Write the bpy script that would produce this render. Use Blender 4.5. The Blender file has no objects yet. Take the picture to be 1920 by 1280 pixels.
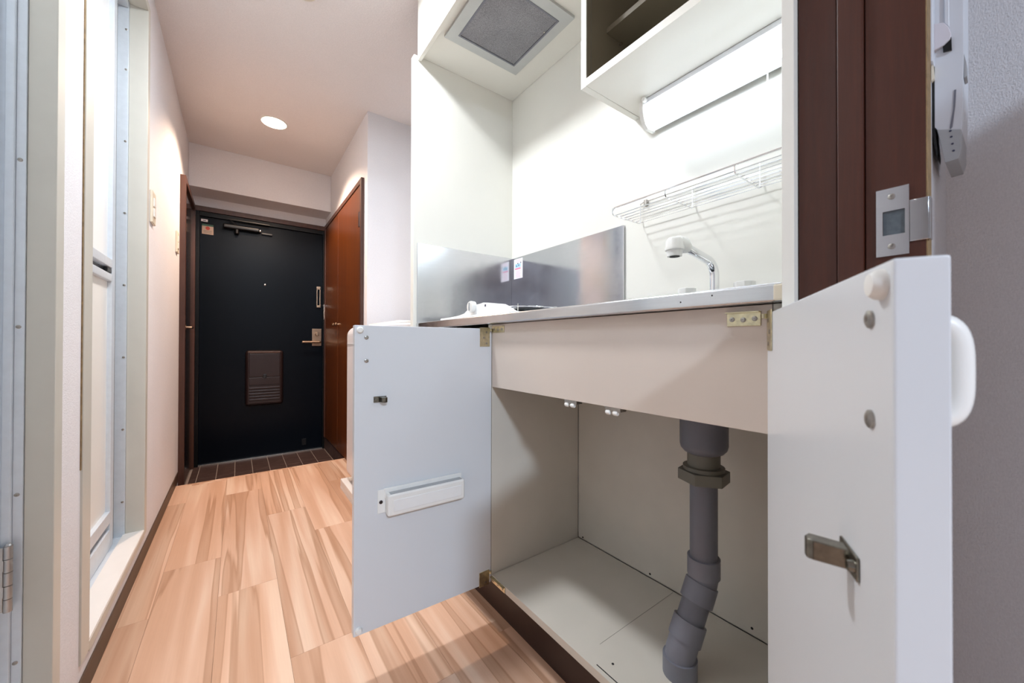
import bpy, bmesh, math, random
from mathutils import Vector, Matrix
random.seed(7)
scn = bpy.context.scene
COL = scn.collection
PI = math.pi

# ------------------------------------------------------------------ camera
cam_d = bpy.data.cameras.new('camera')
cam = bpy.data.objects.new('camera', cam_d)
COL.objects.link(cam)
cam_d.sensor_width = 36.0
cam_d.lens = 13.1506
cam_d.clip_start = 0.005
CAM_POS = Vector((0, 0, 0.77))
yaw, pitch, roll = 0.632377, 0.0059572, 0.0024517
fw = Vector((math.sin(yaw)*math.cos(pitch), math.cos(yaw)*math.cos(pitch), math.sin(pitch)))
rt = Vector((math.cos(yaw), -math.sin(yaw), 0))
up = rt.cross(fw)
r2 = rt*math.cos(roll) + up*math.sin(roll)
u2 = -rt*math.sin(roll) + up*math.cos(roll)
cam.matrix_world = Matrix((
    (r2.x, u2.x, -fw.x, CAM_POS.x), (r2.y, u2.y, -fw.y, CAM_POS.y),
    (r2.z, u2.z, -fw.z, CAM_POS.z), (0, 0, 0, 1)))
cam_d.dof.use_dof = True
cam_d.dof.focus_distance = 1.5
cam_d.dof.aperture_fstop = 9.0
scn.camera = cam

# ------------------------------------------------------------------ light and exposure
scn.view_settings.view_transform = 'Standard'
scn.view_settings.look = 'None'
scn.view_settings.gamma = 1.0
scn.view_settings.exposure = 0.38
scn.view_settings.use_curve_mapping = False
world = bpy.data.worlds.new('world'); scn.world = world
world.use_nodes = True
world.node_tree.nodes['Background'].inputs[0].default_value = (0.6, 0.72, 0.9, 1)
world.node_tree.nodes['Background'].inputs[1].default_value = 0.5

SHELF_LAMP_EMIT = 15.0
DOWN_FAR_W, DOWN_FAR_C = 9.0, (1.0, 0.73, 0.54)
DOWN_NEAR_EMIT, DOWN_NEAR_C = 208.0, (0.93, 0.98, 1.04)
ROOM_W, ROOM_C = 92.0, (0.74, 0.90, 1.10)

# ------------------------------------------------------------------ materials
def s2l(h):
    out = []
    for i in (0, 2, 4):
        c = int(h[i:i+2], 16)/255
        out.append(c/12.92 if c <= 0.04045 else ((c+0.055)/1.055)**2.4)
    return out

def new_mat(name):
    m = bpy.data.materials.new(name); m.use_nodes = True
    nt = m.node_tree
    return m, nt, nt.nodes['Principled BSDF']

def node(nt, t, **kw):
    n = nt.nodes.new(t)
    for k, v in kw.items():
        if k.startswith('i_'):
            n.inputs[k[2:].replace('_', ' ')].default_value = v
        else:
            setattr(n, k, v)
    return n

def coords(nt, scale, rand=False):
    tc = node(nt, 'ShaderNodeTexCoord')
    mp = node(nt, 'ShaderNodeMapping')
    mp.inputs['Scale'].default_value = scale
    if rand:
        oi = node(nt, 'ShaderNodeObjectInfo')
        mu = node(nt, 'ShaderNodeVectorMath', operation='SCALE')
        mu.inputs[0].default_value = (13.7, 57.3, 5.1)
        nt.links.new(oi.outputs['Random'], mu.inputs['Scale'])
        ad = node(nt, 'ShaderNodeVectorMath', operation='ADD')
        nt.links.new(tc.outputs['Object'], ad.inputs[0])
        nt.links.new(mu.outputs[0], ad.inputs[1])
        nt.links.new(ad.outputs[0], mp.inputs[0])
    else:
        nt.links.new(tc.outputs['Object'], mp.inputs[0])
    return mp.outputs[0]

def noise(nt, vec, scale, detail=3.0, rough=0.55, dist=0.0):
    n = node(nt, 'ShaderNodeTexNoise')
    n.inputs['Scale'].default_value = scale
    n.inputs['Detail'].default_value = detail
    n.inputs['Roughness'].default_value = rough
    n.inputs['Distortion'].default_value = dist
    nt.links.new(vec, n.inputs['Vector'])
    return n.outputs['Fac']

def ramp(nt, fac, stops):
    r = node(nt, 'ShaderNodeValToRGB')
    e = r.color_ramp.elements
    while len(e) < len(stops): e.new(0.5)
    for el, (p, c) in zip(e, stops):
        el.position = p
        el.color = (*c, 1) if len(c) == 3 else c
    nt.links.new(fac, r.inputs[0])
    return r.outputs[0]

def mixc(nt, fac, a, b, mode='MIX'):
    m = node(nt, 'ShaderNodeMix', data_type='RGBA', blend_type=mode)
    for sock, v in ((0, fac), (6, a), (7, b)):
        if hasattr(v, 'is_output'): nt.links.new(v, m.inputs[sock])
        elif sock == 0: m.inputs[0].default_value = v
        else: m.inputs[sock].default_value = (*v, 1)
    return m.outputs[2]

def bump(nt, bs, height, strength=0.3, dist=0.001):
    b = node(nt, 'ShaderNodeBump')
    b.inputs['Strength'].default_value = strength
    b.inputs['Distance'].default_value = dist
    nt.links.new(height, b.inputs['Height'])
    nt.links.new(b.outputs[0], bs.inputs['Normal'])

def plain(name, col, rough=0.5, metal=0.0, var=0.05, spec=0.5, scale=30.0, coat=0.0):
    """a plain colour with faint procedural unevenness"""
    m, nt, bs = new_mat(name)
    c = s2l(col) if isinstance(col, str) else col
    v = coords(nt, (1, 1, 1))
    f = noise(nt, v, scale, 3)
    a = [x*(1-var) for x in c]; b = [min(1, x*(1+var)) for x in c]
    nt.links.new(ramp(nt, f, [(0.3, a), (0.7, b)]), bs.inputs['Base Color'])
    bs.inputs['Roughness'].default_value = rough
    bs.inputs['Metallic'].default_value = metal
    bs.inputs['Specular IOR Level'].default_value = spec
    bs.inputs['Coat Weight'].default_value = coat
    return m

def wallpaper(name, col, weave=700.0, strength=0.35):
    m, nt, bs = new_mat(name)
    c = s2l(col)
    v = coords(nt, (1, 1, 1))
    n1 = noise(nt, coords(nt, (1, 1, 0.45)), weave, 2, 0.6)
    n2 = noise(nt, coords(nt, (0.5, 0.5, 1.3)), weave*0.6, 2, 0.6)
    ad = node(nt, 'ShaderNodeMath', operation='ADD')
    nt.links.new(n1, ad.inputs[0]); nt.links.new(n2, ad.inputs[1])
    big = noise(nt, v, 3.0, 2)
    base = ramp(nt, big, [(0.3, [x*0.97 for x in c]), (0.7, c)])
    fine = ramp(nt, n1, [(0.3, (0.90, 0.90, 0.90)), (0.7, (1, 1, 1))])
    nt.links.new(mixc(nt, 1.0, base, fine, 'MULTIPLY'), bs.inputs['Base Color'])
    bs.inputs['Roughness'].default_value = 0.85
    bs.inputs['Specular IOR Level'].default_value = 0.25
    bump(nt, bs, ad.outputs[0], strength, 0.0015)
    return m

def wood(name, light, dark, axis=2, rough=0.35, rand=True, streak=26.0, coat=0.0):
    m, nt, bs = new_mat(name)
    sc = [1.0, 1.0, 1.0]; sc[axis] = 0.06
    v = coords(nt, sc, rand)
    f = noise(nt, v, streak, 5, 0.6, 0.6)
    sc2 = [1.0, 1.0, 1.0]; sc2[axis] = 0.02
    f2 = noise(nt, coords(nt, sc2, rand), streak*14, 2, 0.6)
    base = ramp(nt, f, [(0.25, s2l(dark)), (0.75, s2l(light))])
    fine = ramp(nt, f2, [(0.3, (0.82, 0.82, 0.82)), (0.7, (1, 1, 1))])
    nt.links.new(mixc(nt, 1.0, base, fine, 'MULTIPLY'), bs.inputs['Base Color'])
    bs.inputs['Roughness'].default_value = rough
    bs.inputs['Coat Weight'].default_value = coat
    bs.inputs['Coat Roughness'].default_value = 0.15
    bump(nt, bs, f2, 0.06, 0.0005)
    return m

def floor_wood(name):
    m, nt, bs = new_mat(name)
    f1 = noise(nt, coords(nt, (1.0, 0.045, 1), True), 22.0, 1.5, 0.5, 0.4)     # soft bands along the board
    f2 = noise(nt, coords(nt, (1.0, 0.032, 1), True), 13.0, 3, 0.5, 0.35)     # heart streaks with a dark edge
    f3 = noise(nt, coords(nt, (1.0, 0.03, 1), True), 260.0, 3, 0.6)
    base = ramp(nt, f1, [(0.34, s2l('D0A68A')), (0.50, s2l('DAB399')), (0.64, s2l('E3C4AC'))])
    st = ramp(nt, f2, [(0.490, (0, 0, 0)), (0.512, (0.75,)*3), (0.545, (0.38,)*3), (0.62, (0.5,)*3), (0.69, (0.8,)*3)])
    c = mixc(nt, st, base, s2l('AB8062'))
    fine = ramp(nt, f3, [(0.3, (0.95, 0.945, 0.94)), (0.7, (1, 1, 1))])
    c = mixc(nt, 1.0, c, fine, 'MULTIPLY')
    oi = node(nt, 'ShaderNodeObjectInfo')
    tone = ramp(nt, oi.outputs['Random'], [(0.0, (0.95, 0.945, 0.94)), (1.0, (1.02, 1.015, 1.0))])
    c = mixc(nt, 1.0, c, tone, 'MULTIPLY')
    nt.links.new(c, bs.inputs['Base Color'])
    bs.inputs['Roughness'].default_value = 0.42
    bs.inputs['Specular IOR Level'].default_value = 0.4
    bump(nt, bs, f3, 0.05, 0.0004)
    return m

def steel(name, axis=1, rough=0.2, tint=(0.66, 0.67, 0.69), var=0.12):
    m, nt, bs = new_mat(name)
    sc = [1.0, 1.0, 1.0]; sc[axis] = 0.015
    f = noise(nt, coords(nt, sc), 900.0, 2, 0.6)
    cl = noise(nt, coords(nt, (1, 1, 1)), 9.0, 5, 0.6)
    nt.links.new(ramp(nt, f, [(0.2, [x*0.92 for x in tint]), (0.8, tint)]), bs.inputs['Base Color'])
    rr = node(nt, 'ShaderNodeMapRange')
    rr.inputs['From Min'].default_value = 0.3; rr.inputs['From Max'].default_value = 0.7
    rr.inputs['To Min'].default_value = max(0.02, rough-var/2); rr.inputs['To Max'].default_value = rough+var/2
    nt.links.new(cl, rr.inputs['Value'])
    nt.links.new(rr.outputs[0], bs.inputs['Roughness'])
    bs.inputs['Metallic'].default_value = 1.0
    bump(nt, bs, f, 0.05, 0.0003)
    return m

def emit(name, col, strength, var=0.0):
    m, nt, bs = new_mat(name)
    bs.inputs['Base Color'].default_value = (0.85, 0.85, 0.85, 1)
    bs.inputs['Emission Color'].default_value = (*col, 1)
    bs.inputs['Emission Strength'].default_value = strength
    return m

M = {}
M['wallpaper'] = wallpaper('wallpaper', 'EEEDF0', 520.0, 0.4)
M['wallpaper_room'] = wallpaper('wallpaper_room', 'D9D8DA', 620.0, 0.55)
M['ceiling'] = wallpaper('ceiling_paper', 'F0EAE8', 420.0, 0.45)
M['panel'] = plain('kitchen_panel', 'E7E5DC', 0.42, var=0.015, scale=4)
M['cab'] = plain('cabinet_melamine', 'DCD8D0', 0.42, var=0.02, scale=6)
M['cab_in'] = plain('cabinet_inside', 'D4CEC2', 0.5, var=0.03, scale=8)
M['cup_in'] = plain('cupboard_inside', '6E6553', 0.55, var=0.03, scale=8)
M['apron'] = plain('apron_board', 'D3C6BA', 0.38, var=0.02, scale=5)
M['door_face'] = plain('door_laminate', 'D9DCDF', 0.3, var=0.01, scale=5)
M['kick'] = plain('kick_board', '35241F', 0.45, var=0.08)
M['steel'] = steel('brushed_steel', 1, 0.20)
M['splash'] = steel('splash_steel', 1, 0.13, (0.60, 0.61, 0.64), 0.12)
M['splash_left'] = steel('splash_steel_left', 0, 0.19, (0.66, 0.67, 0.70), 0.16)
M['chrome'] = plain('chrome', (0.82, 0.83, 0.85), 0.06, 1.0, 0.01)
M['zinc'] = plain('zinc_plate', (0.62, 0.56, 0.38), 0.3, 1.0, 0.18, scale=120)
M['screw'] = plain('screw_steel', (0.38, 0.36, 0.33), 0.35, 1.0, 0.15, scale=300)
M['dark_hole'] = plain('dark_recess', '17130F', 0.7)
M['hole_grey'] = plain('latch_box', '545C62', 0.5, 0.2, 0.15, scale=200)
M['hinge_steel'] = plain('hinge_steel', (0.50, 0.50, 0.50), 0.3, 0.9, 0.05)
M['striker'] = plain('striker_steel', (0.20, 0.19, 0.16), 0.25, 1.0, 0.2, scale=200)
M['white_plastic'] = plain('white_plastic', 'EEEDE8', 0.35, var=0.01)
M['ivory'] = plain('ivory_plastic', 'E4DBC6', 0.35, var=0.02)
M['enamel'] = plain('white_enamel', 'F0F0EE', 0.22, var=0.01)
M['wm'] = plain('washer_shell', 'EDEAEC', 0.3, var=0.01)
M['wm_dark'] = plain('washer_dark', '3A3634', 0.5)
M['alu'] = plain('anodised_aluminium', (0.70, 0.76, 0.82), 0.36, 0.15, 0.03, scale=60)
M['alu_dark'] = plain('aluminium_groove', (0.20, 0.21, 0.22), 0.45, 0.6, 0.05)
M['pane'] = plain('frosted_pane', 'F5F8F8', 0.3, var=0.01, scale=3)
M['pane_low'] = plain('frosted_pane_low', 'F1F2EE', 0.32, var=0.01, scale=3)
M['casing'] = plain('cream_casing', 'D0CEC4', 0.4, var=0.03, scale=10)
M['sill'] = plain('sill_board', 'EEEAE6', 0.4, var=0.02, scale=10)
M['caulk'] = plain('worn_edge', '8C7350', 0.7, var=0.3, scale=90)
M['jamb'] = wood('dark_brown_jamb', '4E2413', '411D0E', 2, 0.42, False, 120.0, 0.0)
M['closet'] = wood('closet_veneer', '6E3709', '512605', 2, 0.36, False, 30.0, 0.1)
M['brown_trim'] = wood('brown_trim', '5A382B', '41261D', 2, 0.4, False, 30.0)
M['gloss_brown'] = wood('gloss_brown', '3A251C', '26160F', 2, 0.09, False, 18.0, 0.6)
M['base_brown'] = plain('baseboard_brown', '4B3728', 0.45, var=0.1)
M['floor'] = floor_wood('oak_floor')
M['slab'] = plain('subfloor', '6E4F36', 0.8)
M['tile'] = None
M['grout'] = plain('grout', '9A8A80', 0.8)
M['steel_door'] = plain('navy_steel_door', '060C14', 0.32, 0.0, 0.08, spec=0.13, scale=200)
M['door_frame'] = plain('door_frame_black', '0B0D0F', 0.4, spec=0.25)
M['bronze'] = plain('bronze_plastic', '2C1F1E', 0.3, 0.2, 0.05)
M['bronze_edge'] = plain('bronze_edge', '4A3024', 0.35, 0.3, 0.05)
M['brass'] = plain('aged_brass', (0.50, 0.36, 0.25), 0.28, 1.0, 0.1)
M['nickel'] = plain('nickel', (0.70, 0.66, 0.60), 0.25, 1.0, 0.05)
M['black'] = plain('black_plastic', '101113', 0.35)
M['pvc'] = plain('grey_pvc', '777882', 0.42, var=0.04, scale=20)
M['pvc_dark'] = plain('dark_pvc', '6C6D76', 0.42, var=0.04, scale=20)
M['pvc_olive'] = plain('olive_plastic', '6A675C', 0.45, var=0.05, scale=20)
M['mesh_filter'] = None
M['grille'] = plain('grille_grey', 'C0C2C0', 0.4, 0.3, 0.02)
M['paper'] = plain('sticker_paper', 'F2ECF0', 0.5, var=0.01)
M['paper_old'] = plain('old_sticker', 'B9A090', 0.5, var=0.05)
M['pink'] = plain('print_pink', 'E58CA8', 0.5)
M['pale_pink'] = plain('print_pale_pink', 'EFC6D4', 0.5)
M['blue_print'] = plain('print_blue', 'A9D3EA', 0.5)
M['dark_print'] = plain('print_dark', '3C3F55', 0.5)
M['red_print'] = plain('print_red', 'B4402E', 0.5)
M['green_print'] = plain('print_green', '2E5A4A', 0.5)
M['phone'] = plain('phone_shell', 'D6D9DE', 0.38, var=0.01)
M['phone_cup'] = plain('phone_cup', 'D8D3D8', 0.4, var=0.01)
M['phone_grey'] = plain('phone_grey', 'A9ABAD', 0.4, var=0.02)
M['lamp_house'] = plain('lamp_housing', 'E9ECF0', 0.3, var=0.01)
M['lamp'] = emit('lamp_cover', (0.80, 0.93, 1.08), SHELF_LAMP_EMIT)
M['lamp_front'] = emit('lamp_cover_front', (0.86, 0.95, 1.05), SHELF_LAMP_EMIT*0.1)
M['down_far'] = emit('downlight_bulb_warm', (1.0, 0.84, 0.64), 9.0)
M['down_near'] = emit('globe_lamp', DOWN_NEAR_C, DOWN_NEAR_EMIT)
M['room_lamp'] = emit('room_lamp_cover', ROOM_C, 3.0)

def glass_mat():
    m, nt, bs = new_mat('window_glass')
    bs.inputs['Base Color'].default_value = (1, 1, 1, 1)
    bs.inputs['Roughness'].default_value = 0.02
    bs.inputs['Transmission Weight'].default_value = 1.0
    return m
M['glass'] = glass_mat()

def tile_mat():
    m, nt, bs = new_mat('entry_tile')
    f = noise(nt, coords(nt, (0.06, 1, 1), True), 160.0, 4, 0.6)
    nt.links.new(ramp(nt, f, [(0.3, s2l('33231E')), (0.55, s2l('4A3631')), (0.72, s2l('745E57'))]), bs.inputs['Base Color'])
    bs.inputs['Roughness'].default_value = 0.55
    bump(nt, bs, f, 0.2, 0.0006)
    return m
M['tile'] = tile_mat()

def filter_mat():
    m, nt, bs = new_mat('filter_mesh')
    f = noise(nt, coords(nt, (1, 1, 1)), 900.0, 1)
    g = noise(nt, coords(nt, (1, 1, 1)), 9.0, 3)
    c1 = ramp(nt, f, [(0.35, s2l('6C6B70')), (0.65, s2l('ADACB1'))])
    c2 = ramp(nt, g, [(0.3, (0.80,)*3), (0.7, (1,)*3)])
    nt.links.new(mixc(nt, 1.0, c1, c2, 'MULTIPLY'), bs.inputs['Base Color'])
    bs.inputs['Roughness'].default_value = 0.6
    bs.inputs['Metallic'].default_value = 0.2
    bump(nt, bs, f, 0.5, 0.001)
    return m
M['mesh_filter'] = filter_mat()

# ------------------------------------------------------------------ mesh helpers
ORG = {}

class MB:
    def __init__(s): s.bm = bmesh.new()
    def box(s, x0, x1, y0, y1, z0, z1, bev=0.0, seg=2):
        b = bmesh.new()
        vs = [b.verts.new((x, y, z)) for x in (x0, x1) for y in (y0, y1) for z in (z0, z1)]
        for f in ((0,1,3,2), (4,6,7,5), (0,4,5,1), (2,3,7,6), (0,2,6,4), (1,5,7,3)):
            b.faces.new([vs[i] for i in f])
        bmesh.ops.recalc_face_normals(b, faces=b.faces)
        if bev > 0:
            bmesh.ops.bevel(b, geom=list(b.edges), offset=bev, segments=seg, profile=0.5, affect='EDGES')
        return s.merge(b)
    def merge(s, b, mat=None):
        if mat is not None: b.transform(mat)
        me = bpy.data.meshes.new('tmp'); b.to_mesh(me); b.free()
        s.bm.from_mesh(me); bpy.data.meshes.remove(me)
        return s
    def prism(s, pts, axis, a0, a1, bev=0.0, seg=2):
        """polygon (two other axes, in order x<y<z) extruded along axis"""
        b = bmesh.new()
        def P(p, a):
            l = list(p); l.insert('xyz'.index(axis), a); return tuple(l)
        lo = [b.verts.new(P(p, a0)) for p in pts]; hi = [b.verts.new(P(p, a1)) for p in pts]
        b.faces.new(lo); b.faces.new(hi)
        n = len(pts)
        for i in range(n):
            b.faces.new((lo[i], lo[(i+1) % n], hi[(i+1) % n], hi[i]))
        bmesh.ops.recalc_face_normals(b, faces=b.faces)
        if bev > 0:
            bmesh.ops.bevel(b, geom=list(b.edges), offset=bev, segments=seg, profile=0.5, affect='EDGES')
        return s.merge(b)
    def tube(s, pts, r, n=12, cap=True):
        b = bmesh.new()
        pts = [Vector(p) for p in pts]
        rs = r if isinstance(r, (list, tuple)) else [r]*len(pts)
        rings = []
        t0 = (pts[1]-pts[0]).normalized()
        u = t0.orthogonal().normalized()
        for i, p in enumerate(pts):
            if i == 0: t = pts[1]-pts[0]
            elif i == len(pts)-1: t = pts[-1]-pts[-2]
            else:
                t = (pts[i+1]-p).normalized() + (p-pts[i-1]).normalized()
            t.normalize()
            u = (u - t*u.dot(t)).normalized()
            w = t.cross(u)
            rings.append([b.verts.new(p + (u*math.cos(2*PI*k/n) + w*math.sin(2*PI*k/n))*rs[i]) for k in range(n)])
        for a, c in zip(rings, rings[1:]):
            for k in range(n):
                b.faces.new((a[k], a[(k+1) % n], c[(k+1) % n], c[k]))
        if cap:
            b.faces.new(list(reversed(rings[0]))); b.faces.new(rings[-1])
        bmesh.ops.recalc_face_normals(b, faces=b.faces)
        return s.merge(b)
    def lathe(s, prof, c, axis=(0, 0, 1), n=32, cap=True):
        """profile [(radius, height)] turned about the axis through c"""
        b = bmesh.new()
        ax = Vector(axis).normalized(); u = ax.orthogonal().normalized(); w = ax.cross(u)
        c = Vector(c); rings = []
        for (r, h) in prof:
            if r < 1e-6: rings.append([b.verts.new(c+ax*h)])
            else: rings.append([b.verts.new(c + ax*h + (u*math.cos(2*PI*k/n)+w*math.sin(2*PI*k/n))*r) for k in range(n)])
        for a, d in zip(rings, rings[1:]):
            for k in range(n):
                k2 = (k+1) % n
                if len(a) == 1 and len(d) == 1: continue
                if len(a) == 1: b.faces.new((a[0], d[k2], d[k]))
                elif len(d) == 1: b.faces.new((a[k], a[k2], d[0]))
                else: b.faces.new((a[k], a[k2], d[k2], d[k]))
        if cap and len(rings[0]) > 1: b.faces.new(list(reversed(rings[0])))
        if cap and len(rings[-1]) > 1: b.faces.new(rings[-1])
        bmesh.ops.recalc_face_normals(b, faces=b.faces)
        return s.merge(b)
    def build(s, name, mat, parent=None, org=None, smooth=True):
        if org is None: org = ORG.get(parent, Vector((0, 0, 0)))
        org = Vector(org)
        me = bpy.data.meshes.new(name)
        s.bm.transform(Matrix.Translation(-org))
        s.bm.to_mesh(me); s.bm.free()
        me.materials.append(M[mat] if isinstance(mat, str) else mat)
        if smooth:
            for p in me.polygons: p.use_smooth = True
            me.set_sharp_from_angle(angle=math.radians(38))
        o = bpy.data.objects.new(name, me); COL.objects.link(o)
        if smooth:
            wnm = o.modifiers.new('weighted_normal', 'WEIGHTED_NORMAL'); wnm.keep_sharp = True; wnm.weight = 100
        if parent is not None:
            o.parent = parent
        else:
            o.location = org
        ORG[o] = org
        return o

def B(*a, **k): return MB().box(*a, **k)

def thing(name, label, cat, loc, group=None):
    o = bpy.data.objects.new(name, None); COL.objects.link(o)
    o.empty_display_size = 0.05
    o.location = loc
    o['label'] = label; o['category'] = cat
    if group: o['group'] = group
    ORG[o] = Vector(loc)
    return o

def tag(o, label, cat, group=None):
    o['label'] = label; o['category'] = cat
    if group: o['group'] = group
    return o

def struct(name, mb, mat, label=None, parent=None, org=None):
    o = mb.build(name, mat, parent, org)
    if parent is None:
        o['kind'] = 'structure'
        if label: o['label'] = label
    return o

def sroot(name, loc, label):
    o = bpy.data.objects.new(name, None); COL.objects.link(o)
    o.location = loc; o['kind'] = 'structure'; o['label'] = label
    ORG[o] = Vector(loc)
    return o

def screw_head(c, axis, r=0.005, h=0.0018):
    ax = Vector(axis)
    m = MB().lathe([(r, 0), (r, h*0.6), (r*0.7, h), (r*0.28, h), (r*0.2, h*0.4), (0, h*0.4)], c, ax, 14)
    return m

# ------------------------------------------------------------------ setting
XL = -0.268          # face of the left corridor wall
ZC = 2.093           # corridor ceiling
YD = 3.44            # entrance door plane
YS = 2.675           # floor edge at the entrance step
ZG = -0.10           # entrance tile level
XR = 0.59            # face of the closet wall
XW = 1.0             # back of the kitchen niche
XROOM = 0.79         # right wall of the room in front

# left wall, pierced for two bathroom doors
wl = MB()
for (y0, y1, z0, z1) in ((0.16, 0.41, -0.02, ZC), (0.41, 1.045, 1.99, ZC), (0.41, 1.045, -0.02, 0.08),
                         (1.045, 1.215, -0.02, ZC), (1.215, 1.868, 1.985, ZC), (1.215, 1.868, -0.02, 0.085),
                         (1.868, 3.5, -0.12, ZC)):
    wl.box(XL-0.09, XL, y0, y1, z0, z1)
struct('wall_left', wl, 'wallpaper', 'white embossed papered corridor wall on the left')
struct('wall_end', MB().box(-0.45, 0.8, YD+0.015, YD+0.12, 1.665, ZC), 'wallpaper', 'papered wall above the entrance door')
struct('wall_beam', MB().box(XL, XR, 3.236, YD+0.015, 1.808, ZC, 0.003), 'wallpaper', 'papered beam across the ceiling before the entrance door')
struct('wall_closet', MB().box(XR, 0.70, 2.2, YD+0.12, -0.12, ZC), 'wallpaper', 'papered wall holding the brown closet doors')
struct('wall_alcove', MB().box(0.70, 1.12, 2.2, 2.3, -0.02, ZC), 'wallpaper', 'papered wall closing the washing machine alcove')
struct('wall_right', MB().box(1.018, 1.12, 0.16, 2.2, -0.02, ZC), 'wallpaper', 'papered wall behind the kitchen and washing machine')
struct('ceiling', MB().box(-0.45, 1.12, 0.062, YD+0.12, ZC, ZC+0.06), 'ceiling', 'papered corridor ceiling')
# room in front of the corridor
wp = MB()
wp.box(0.578, 1.12, 0.062, 0.16, -0.02, 2.45); wp.box(-3.2, -0.30, 0.062, 0.16, -0.02, 2.45)
wp.box(-0.30, 0.578, 0.062, 0.16, 2.02, 2.45)
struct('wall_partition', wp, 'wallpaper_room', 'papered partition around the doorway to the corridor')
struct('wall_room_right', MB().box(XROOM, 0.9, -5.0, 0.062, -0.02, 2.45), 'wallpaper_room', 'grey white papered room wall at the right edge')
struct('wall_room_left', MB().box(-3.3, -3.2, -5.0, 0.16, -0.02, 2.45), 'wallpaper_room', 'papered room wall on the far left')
wb = MB()
wb.box(-3.3, -2.6, -5.1, -5.0, -0.02, 2.45); wb.box(0.6, 0.9, -5.1, -5.0, -0.02, 2.45); wb.box(-2.6, 0.6, -5.1, -5.0, 2.0, 2.45)
wn = MB()
for xx in (-2.6, -1.025, 0.55): wn.box(xx, xx+0.05, -5.08, -5.03, 0.0, 2.0, 0.003)
wn.box(-2.6, 0.6, -5.08, -5.03, -0.02, 0.05, 0.003); wn.box(-2.6, 0.6, -5.08, -5.03, 1.95, 2.0, 0.003)
wn = struct('window_1', wn, 'alu', 'sliding balcony window of the room behind the viewpoint')
for xx in (-2.55, -0.975): B(xx, xx+1.525, -5.057, -5.053, 0.05, 1.95).build('pane', 'glass', wn)
struct('wall_room_back', wb, 'wallpaper_room', 'papered room wall behind the viewpoint')
struct('ceiling', MB().box(-3.3, 0.9, -5.1, 0.062, 2.40, 2.46), 'ceiling', 'papered ceiling of the room')

struct('shade_ledge', MB().box(0.47, XROOM, -2.4, -0.33, 0, 1.24, 0.004), 'wallpaper_room', 'unseen boxed ledge added to shade the papered room wall')  # out-of-view block added to cast the slanting shadow on the room wall

# floor: subfloor and single planks
fl = MB().box(-3.3, 0.9, -5.1, 0.16, -0.05, -0.012)
fl.box(-0.30, 1.05, 0.16, YS, -0.05, -0.012)
floor = struct('floor', fl, 'slab', 'pale oak plank floor with brown streaks')
PW, PL = 0.1525, 0.94
x_ref = 0.108
row_end = {-2: 2.385, -1: 1.707, 0: 2.385, 1: 2.000, 2: 1.728, 3: 2.29}
plank_cache = {}
def plank(x0, x1, y0, y1):
    w, l = round(x1-x0, 4), round(y1-y0, 4)
    key = (w, l)
    if key not in plank_cache:
        m = MB().box(0.00025, w-0.00025, 0.00025, l-0.00025, -0.012, 0)
        o = m.build('plank', 'floor', floor, (0, 0, 0), smooth=False)
        plank_cache[key] = o
    else:
        o = plank_cache[key].copy(); COL.objects.link(o); o.parent = floor
    o.location = (x0, y0, 0)
for k in range(-22, 7):
    rx0 = x_ref + (k-1)*PW; rx1 = rx0+PW
    e = row_end.get(k, 1.2 + (k*0.377) % 0.94)
    if rx0 >= XL and rx1 <= XR: areas = ((rx0, rx1, -5.0, YS),)
    else: areas = ((-3.2, XROOM, -5.0, 0.16), (XL, 0.606, 0.16, 1.395 if rx1 > XR else YS), (XL, 1.018, 1.395, 2.2), (XL, XR, 2.2, YS))
    if rx0 < XL: areas = areas[:2]
    y = e - PL*12
    while y < YS:
        ya, yb = y, y+PL
        for (ax0, ax1, ay0, ay1) in areas:
            a0, a1 = max(rx0, ax0), min(rx1, ax1)
            b0, b1 = max(ya, ay0), min(yb, ay1)
            if a1-a0 > 0.004 and b1-b0 > 0.01: plank(a0, a1, b0, b1)
        y += PL
struct('trim_1', MB().box(XL, XR, YS, YS+0.02, ZG, 0.0, 0.002), 'floor', 'oak nosing of the entrance step')

# entrance floor tiles
gf = struct('floor', MB().box(-0.36, 0.70, YS+0.02, YD+0.12, ZG-0.05, ZG-0.003), 'grout', 'brown tiled entrance floor')
tp = 0.0985
for i in range(-1, 9):
    for j in range(-1, 3):
        x0 = max(-0.209+tp*i, -0.248); x1 = min(-0.209+tp*(i+1), 0.582)
        y0 = max(3.12-0.3*(1-j), YS+0.021); y1 = min(3.12-0.3*(1-j)+0.3, YD-0.012)
        if x1-x0 < 0.01 or y1-y0 < 0.01: continue
        cx, cy = (x0+x1)/2, (y0+y1)/2
        t = MB().box(x0+0.0022, x1-0.0022, y0+0.0025, y1-0.0025, ZG-0.003, ZG, 0.0008, 1).build('tile', 'tile', gf, (cx, cy, ZG))
        t.location = (cx, cy, ZG)
sk = struct('baseboard_entry', MB().box(XR-0.006, XR, YS+0.02, YD-0.01, ZG, 0.0), 'grout', 'tiled skirting below the closet doors')
y = YS+0.02
while y < YD-0.02:
    y1 = min(y+0.0985, YD-0.012)
    t = MB().box(XR-0.009, XR-0.006, y+0.0015, y1-0.0015, ZG+0.001, -0.002, 0.0006, 1).build('tile', 'tile', sk, (XR, (y+y1)/2, ZG))
    t.location = (XR, (y+y1)/2, ZG)
    y += 0.0985
struct('baseboard_left', MB().box(XL, XL+0.004, 0.16, YS+0.10, 0, 0.052, 0.001), 'base_brown', 'dark brown baseboard along the left wall')
struct('baseboard_alcove', MB().box(XR+0.01, 1.018, 2.192, 2.2, 0, 0.052, 0.002), 'base_brown')
struct('baseboard_room', MB().box(XROOM-0.008, XROOM, -5.0, 0.06, 0, 0.055, 0.002), 'base_brown')

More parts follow.
